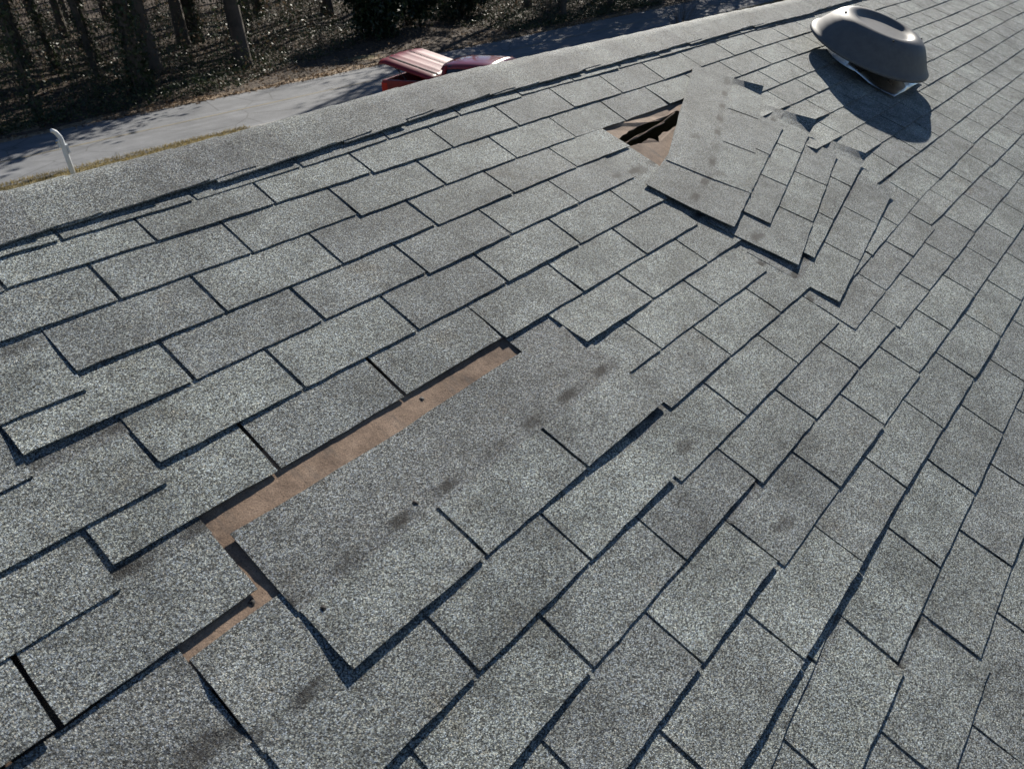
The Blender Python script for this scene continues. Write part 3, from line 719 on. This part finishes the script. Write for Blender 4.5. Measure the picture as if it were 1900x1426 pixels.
MAT['ivy'] = leaf_mat('ivy_leaves', [(0.0, (0.022, 0.035, 0.016)), (0.5, (0.045, 0.065, 0.028)), (0.85, (0.085, 0.10, 0.045)), (1.0, (0.16, 0.15, 0.08))], 0.5)
MAT['dry'] = leaf_mat('dead_leaves', [(0.0, (0.07, 0.045, 0.028)), (0.5, (0.20, 0.135, 0.08)), (1.0, (0.42, 0.31, 0.20))], 0.8, 0.2)
MAT['evergreen'] = leaf_mat('evergreen_leaves', [(0.0, (0.010, 0.018, 0.009)), (0.6, (0.025, 0.042, 0.018)), (1.0, (0.06, 0.08, 0.035))], 0.35)

def leaves_mesh(name, C, size, up=0.0, rng=nrng, asp=1.25):
    n = len(C); a = rng.normal(size=(n, 3)); a[:, 2] *= (1 - up); a /= np.linalg.norm(a, axis=1)[:, None] + 1e-9
    b = rng.normal(size=(n, 3)); b[:, 2] *= (1 - up); b -= a * (a * b).sum(1)[:, None]; b /= np.linalg.norm(b, axis=1)[:, None] + 1e-9
    s = (size * rng.uniform(0.6, 1.4, n))[:, None]
    V = np.stack([C - a * s * asp, C + b * s * 0.7 - a * s * 0.15, C + a * s * asp, C - b * s * 0.7 - a * s * 0.15], 1).reshape(-1, 3)
    return mesh_np(name, V, np.arange(4 * n).reshape(-1, 4))

def tree_parts(h, r, seed, limbs=16, lean=(0.0, 0.0), spread=1.0, bare=0.35):
    """returns trunk MB, crown MB (limbs and twigs) at the origin"""
    R = random.Random(seed); trunk = MB(); crown = MB()
    n = 9; P = []; rad = []
    bx, by = R.uniform(-1, 1), R.uniform(-1, 1)
    for i in range(n + 1):
        t = i / n
        P.append(Vector((lean[0] * t * h + 0.25 * bx * math.sin(t * 3.1) * t + R.uniform(-.05, .05), lean[1] * t * h + 0.25 * by * math.sin(t * 2.7) * t, t * h - 0.1)))
        rad.append(r * (1.45 if i == 0 else 1.0) * (1 - 0.82 * t) + 0.012)
    P.insert(1, P[0] + (P[1] - P[0]) * 0.15); rad.insert(1, r * 1.12)
    trunk.tube(P, rad, 9)
    def at(t):
        x = t * n; i = min(int(x), n - 1); Q = [P[0]] + P[2:]
        return Q[i] + (Q[i + 1] - Q[i]) * (x - i)
    def branch(p, d, L, rr, depth):
        k = 4; pts = [p]; rs = [rr]
        for i in range(k):
            d = (d + Vector((R.uniform(-.25, .25), R.uniform(-.25, .25), R.uniform(-.05, .22)))).normalized()
            pts.append(pts[-1] + d * (L / k)); rs.append(rr * (1 - 0.8 * (i + 1) / k) + 0.003)
        crown.tube(pts, rs, 5 if depth == 0 else 3, cap=False)
        if depth < 2:
            for _ in range(5 if depth == 0 else 3):
                t = R.uniform(0.25, 1); i = min(int(t * k), k - 1); q = pts[i] + (pts[i + 1] - pts[i]) * (t * k - i)
                dd = (d + Vector((R.uniform(-1, 1), R.uniform(-1, 1), R.uniform(-.3, .6)))).normalized()
                branch(q, dd, L * R.uniform(0.3, 0.55), rs[i] * 0.55, depth + 1)
    for i in range(limbs):
        t = bare + (0.98 - bare) * (i + R.random()) / limbs; a = R.uniform(0, 6.283)
        d = Vector((math.cos(a), math.sin(a), R.uniform(0.25, 0.9))).normalized()
        branch(at(t), d, h * (0.34 - 0.2 * t) * spread * R.uniform(0.7, 1.2), r * (1 - 0.8 * t) * 0.42, 0)
    return trunk, crown, P, rad
def ivy_on(P, rad, count, hmax, seed, bulk=0.12):
    g = np.random.default_rng(seed); C = []
    Z = [p.z for p in P]
    z = g.uniform(0, 1, count) ** 1.3 * hmax
    px = np.interp(z, Z, [p.x for p in P]); py = np.interp(z, Z, [p.y for p in P]); rr = np.interp(z, Z, rad)
    a = g.uniform(0, 6.283, count); q = rr + g.uniform(0.0, bulk, count) * (1 + 0.8 * np.sin(a * 2 + z * 1.3))
    return np.stack([px + q * np.cos(a), py + q * np.sin(a), z], 1)
TREES = [
 ('stout ivy-hung tree nearest the road', 12.6, 26.1, 0.255, 17, 2600, 7.0, 0.16, (0.0, 0.0)),
 ('dark tree with a brightly lit right edge, behind the ivy bank', 19.4, 34.5, 0.29, 18, 2400, 6.0, 0.10, (-0.01, 0.0)),
 ('straight dark tree to the left of the stout ivy-hung tree', 14.4, 34.1, 0.235, 17, 900, 5.0, 0.10, (-0.03, 0.0)),
 ('leftmost thick dark tree at the edge of the picture', 11.7, 33.9, 0.205, 16, 700, 5.0, 0.10, (-0.02, 0.0)),
 ('thin ivy-flecked tree between two thick dark trunks on the left', 12.15, 32.2, 0.10, 13, 1300, 6.5, 0.14, (-0.03, 0.0)),
 ('slim dark tree in the brush above the tan leaf bank', 18.5, 29.0, 0.13, 12, 900, 3.0, 0.22, (0.0, 0.0)),
 ('thin pale sapling by the slim dark tree', 19.1, 29.5, 0.06, 9, 120, 2.0, 0.1, (0.01, 0.0)),
 ('thick tree at the back of the clearing', 29.9, 38.1, 0.25, 18, 700, 5.0, 0.12, (0.0, 0.0)),
 ('ivy-clad tree behind the clearing, left of the thick one', 26.6, 40.0, 0.17, 16, 1500, 7.0, 0.2, (0.0, 0.0)),
 ('ivy-clad tree in the brush above the tan leaf bank', 23.4, 36.5, 0.15, 15, 1900, 7.0, 0.22, (0.0, 0.0)),
 ('thin tree at the far left of the road', 8.9, 25.6, 0.07, 11, 500, 4.0, 0.16, (-0.05, 0.02)),
]
for i, (lab, x, y, r_, h, ni, hi, bulk, lean) in enumerate(TREES):
    tr = empty('tree', (x, y, floor_z(x, y)), label=lab, category='tree', group='bare trees at the edge of the woods')
    tk, cr, P, rad = tree_parts(h, r_, 300 + i, limbs=13, lean=lean)
    link('trunk', mesh_py('trunk', tk.v, tk.f), MAT['bark'], tr, True)
    link('crown', mesh_py('crown', cr.v, cr.f), MAT['twig'], tr)
    link('ivy', leaves_mesh('ivy', ivy_on(P, rad, ni, hi, 500 + i, bulk), 0.055), MAT['ivy'], tr)
# the rest of the wood, which reads as one mass
protos = [tree_parts(15 + 1.3 * q, 0.12 + 0.03 * q, 700 + q, limbs=12, lean=(rnd.uniform(-.03, .03), rnd.uniform(-.02, .02))) for q in range(6)]
PV = []
for tk, cr, P, rad in protos:
    m = MB(); m.add(tk.v, tk.f); m.add(cr.v, cr.f)
    tri = []
    for f in m.f:
        for k in range(1, len(f) - 1): tri.append((f[0], f[k], f[k + 1]))
    PV.append((np.array(m.v), np.array(tri)))
WV, WF, base = [], [], 0; IV = []
spots = []
g = np.random.default_rng(5)
while len(spots) < 230:
    x = g.uniform(-14, 110); y = 25.5 + 70 * g.uniform() ** 1.8
    if y < 27.5 and 10 < x < 34: continue
    if any((x - a) ** 2 + (y - b) ** 2 < 3.2 for a, b in spots): continue
    if any((x - t_[1]) ** 2 + (y - t_[2]) ** 2 < 1.5 for t_ in TREES): continue
    if 20 < x < 33 and 24 < y < 35: continue
    spots.append((x, y))
for n_, (x, y) in enumerate(spots):
    v, f = PV[n_ % len(PV)]; a = g.uniform(0, 6.283); s_ = g.uniform(0.75, 1.15)
    q = v * s_; q = np.stack([q[:, 0] * math.cos(a) - q[:, 1] * math.sin(a) + x, q[:, 0] * math.sin(a) + q[:, 1] * math.cos(a) + y, q[:, 2] + floor_z(x, y)], 1)
    WV.append(q); WF.append(f + base); base += len(q)
    if y < 55 and n_ % 2 == 0:
        tk, cr, P, rad = protos[n_ % len(PV)]
        iv = ivy_on(P, rad, 600, 6.5, 2000 + n_, 0.22); IV.append(iv + np.array([x, y, floor_z(x, y)]))
link('woodland', mesh_np('woodland', np.concatenate(WV), np.concatenate(WF)), MAT['twig'], kind='stuff', label='bare winter wood behind the road', category='woodland')
# unseen leaf masses added high in the roadside trees to shade the road
g2 = np.random.default_rng(88); HC = []
for n_, (x, y) in enumerate(spots + [(t_[1], t_[2]) for t_ in TREES]):
    if y > 38: continue
    near = 12 < x < 70 and y < 30.5
    for q in range(18 if near else int(g2.integers(0, 3))):
        zc_ = g2.uniform(5.0, 13.0); sp_ = 1.9 if near else 1.0; c = np.array([x, y, zc_]) + g2.normal(0, (sp_, sp_, 0.3))
        HC.append(c + g2.normal(0, 1, (260, 3)) * np.array([0.55, 0.55, 0.75]) * g2.uniform(0.6, 1.4))
link('road_shade_foliage', leaves_mesh('road_shade_foliage', np.concatenate(HC), 0.11, rng=g2), MAT['ivy'], kind='stuff', label='unseen foliage added high in the trees to cast shade on the road', category='ivy')
# undergrowth: ivy on the ground, brush, twigs, dead leaves
def scatter(n, x0, x1, y0, y1, seed, ypow=1.0, thick=0.3, lump=0.6, keep=None):
    g = np.random.default_rng(seed)
    x = g.uniform(x0, x1, n); y = y0 + (y1 - y0) * g.uniform(0, 1, n) ** ypow
    lumpv = np.clip(0.5 + 0.5 * np.sin(x * 1.1 + 1.7 * np.sin(y * 0.9)) * np.cos(y * 1.3 + np.sin(x * 0.7)), 0, 1)
    k = g.uniform(0, 1, n) < (1 - lump) + lump * lumpv
    x, y, lumpv = x[k], y[k], lumpv[k]
    if keep is not None:
        q = keep(x, y); x, y, lumpv = x[q], y[q], lumpv[q]
    z = np.array([floor_z(a, b) for a, b in zip(x, y)]) + g.uniform(0, 1, len(x)) ** 1.4 * thick * (0.35 + lumpv)
    return np.stack([x, y, z], 1)
clear = lambda x, y: ~((x > 15.5) & (x < 31) & (y < 24.6 + (x - 15.5) * 0.42) )
ivy_pts = np.concatenate([scatter(120000, -4, 45, YF + 0.9, 44, 21, 1.5, 0.45, 0.55, clear)] + IV)
link('ground_ivy', leaves_mesh('ground_ivy', ivy_pts, 0.04, up=0.35), MAT['ivy'], kind='stuff', label='glossy dark ivy covering the bank across the road', category='ivy')
dry_pts = np.concatenate([scatter(16000, 10, 40, YF - 0.1, 34, 22, 1.6, 0.06, 0.4), scatter(9000, -6, 90, YF - 0.3, YF + 2.2, 23, 1.0, 0.05, 0.3), scatter(9000, -4, 60, 26, 60, 24, 1.3, 0.6, 0.4)])
link('dead_leaves', leaves_mesh('dead_leaves', dry_pts, 0.045, up=0.6), MAT['dry'], kind='stuff', label='tan dead leaves on the far road shoulder', category='leaves')
# brush: arching stems and hanging vines with leaves
BV, BF, nb_ = [], [], 0; BL = []
g = np.random.default_rng(31)
NB = 5200
bx = g.uniform(-6, 75, NB); by = 24.6 + 45 * g.uniform(0, 1, NB) ** 1.25
for i in range(NB):
    x, y = bx[i], by[i]
    if not clear(np.array([x]), np.array([y]))[0]: continue
    hgt = g.uniform(0.6, 2.6) if i % 3 else g.uniform(2.5, 7.5)
    a = g.uniform(0, 6.283); out = g.uniform(0.2, 0.9) * hgt * (0.5 if i % 3 == 0 else 1); z0 = floor_z(x, y); k = 6
    t = np.linspace(0, 1, k); wob = g.normal(0, 0.06 * hgt, (k, 3)); wob[0] = 0
    c = np.stack([x + out * t ** 1.5 * math.cos(a), y + out * t ** 1.5 * math.sin(a), z0 + hgt * np.sin(t * g.uniform(1.2, 2.2))], 1) + wob
    rr = (0.004 + 0.010 * g.random()) * (1.2 - t)
    sd_ = np.array([-math.sin(a), math.cos(a), 0])
    for o_ in (sd_, np.array([0, 0, 1.0]) * 0.7 + 0.7 * np.array([math.cos(a), math.sin(a), 0])):
        L_ = c - o_ * rr[:, None]; R_ = c + o_ * rr[:, None]
        BV.append(np.concatenate([L_, R_])); q = np.arange(k - 1)
        BF.append(np.stack([q, q + 1, q + 1 + k, q + k], 1) + nb_); nb_ += 2 * k
    m_ = g.integers(3, 16) if i % 4 else g.integers(14, 46)
    ti = g.uniform(0.15, 1, m_)
    lp = np.stack([np.interp(ti, t, c[:, d]) for d in range(3)], 1) + g.normal(0, 0.09, (m_, 3)); BL.append(lp)
link('brush_stems', mesh_np('brush_stems', np.concatenate(BV), np.concatenate(BF)), MAT['twig'], kind='stuff', label='tangled brown brush and vines in the wood', category='brush')
BL = np.concatenate(BL); sel = g.uniform(size=len(BL)) < 0.55
link('brush_leaves', leaves_mesh('brush_leaves', BL[sel], 0.05), MAT['ivy'], kind='stuff', label='green leaves in the roadside brush', category='brush')
link('withered_brush_leaves', leaves_mesh('withered_brush_leaves', BL[~sel], 0.045), MAT['dry'], kind='stuff', label='brown withered leaves in the roadside brush', category='brush')
# evergreen shrubs
def shrub(lab, x, y, rx, ry, h, n, seed):
    g = np.random.default_rng(seed); e = empty('evergreen_shrub', (x, y, floor_z(x, y)), label=lab, category='shrub', group='evergreen shrubs by the road')
    cl = g.normal(size=(26, 3)); cl /= np.linalg.norm(cl, axis=1)[:, None]; cl *= g.uniform(0.45, 0.95, 26)[:, None]
    c = cl[g.integers(0, 26, n)] + g.normal(0, 0.17, (n, 3))
    C = np.stack([c[:, 0] * rx, c[:, 1] * ry, np.abs(c[:, 2] * 0.5 + 0.5) * h + 0.05], 1)
    link('foliage', leaves_mesh('foliage', C, 0.075, rng=g), MAT['evergreen'], e)
    m = MB()
    for k in range(7):
        a = k * 0.9; m.tube([(0.1 * math.cos(a), 0.1 * math.sin(a), -0.05), (0.3 * rx * math.cos(a), 0.3 * ry * math.sin(a), h * 0.45), (0.6 * rx * math.cos(a), 0.6 * ry * math.sin(a), h * 0.8)], [0.045, 0.03, 0.01], 6)
    m.build('stems', MAT['bark'], e)
shrub('tall dark evergreen shrub behind the truck, at the end of the leaf bank', 25.6, 28.6, 1.5, 1.5, 3.6, 9000, 41)
shrub('wide dark evergreen shrub to the right of the tall one', 28.6, 29.6, 2.2, 1.6, 3.0, 9000, 42)
shrub('low evergreen shrub at the right end of the row', 33.6, 31.2, 2.4, 1.6, 2.4, 7000, 43)
# bare bush and dry grass by the near edge of the road, right of the picture
bush = empty('bare_bush', (34.5, 17.2, 0), label='small bare bush in the dry grass by the road, upper right', category='bush')
m = MB(); R = random.Random(9)
for k in range(46):
    a = R.uniform(0, 6.283); d = Vector((math.cos(a) * 0.5, math.sin(a) * 0.5, 1)).normalized(); p = Vector((0.12 * math.cos(a), 0.12 * math.sin(a), 0)); pts = [p]
    for q in range(4):
        d = (d + Vector((R.uniform(-.3, .3), R.uniform(-.3, .3), 0))).normalized(); pts.append(pts[-1] + d * R.uniform(0.2, 0.42))
    m.tube(pts, [0.012, 0.010, 0.007, 0.005, 0.003], 4, cap=False)
m.build('stems', MAT['twig'], bush)
MAT['straw'] = leaf_mat('straw_grass', [(0.0, (0.16, 0.13, 0.055)), (0.5, (0.30, 0.24, 0.11)), (1.0, (0.45, 0.37, 0.18))], 0.7, 0.35)
g = np.random.default_rng(77); NG = 60000
gx = np.concatenate([g.uniform(2, 24, NG // 2), g.uniform(20, 75, NG // 2)]); gy = YN + 0.15 - 6.5 * g.uniform(0, 1, NG) ** 1.6
kp = ~((gx > 12) & (gx < 15.9)); gx, gy = gx[kp], gy[kp]; n = len(gx)
hh = g.uniform(0.03, 0.11, n); a = g.uniform(0, 6.283, n); dx = np.cos(a) * 0.012; dy = np.sin(a) * 0.012; ln = g.normal(0, 0.06, (n, 2))
V = np.stack([np.stack([gx - dx, gy - dy, 0 * gx], 1), np.stack([gx + dx, gy + dy, 0 * gx], 1), np.stack([gx + ln[:, 0], gy + ln[:, 1], hh], 1)], 1).reshape(-1, 3)
link('dry_grass', mesh_np('dry_grass', V, np.arange(3 * n).reshape(-1, 3)), MAT['straw'], kind='stuff', label='dry straw-coloured grass on the near verge', category='grass')
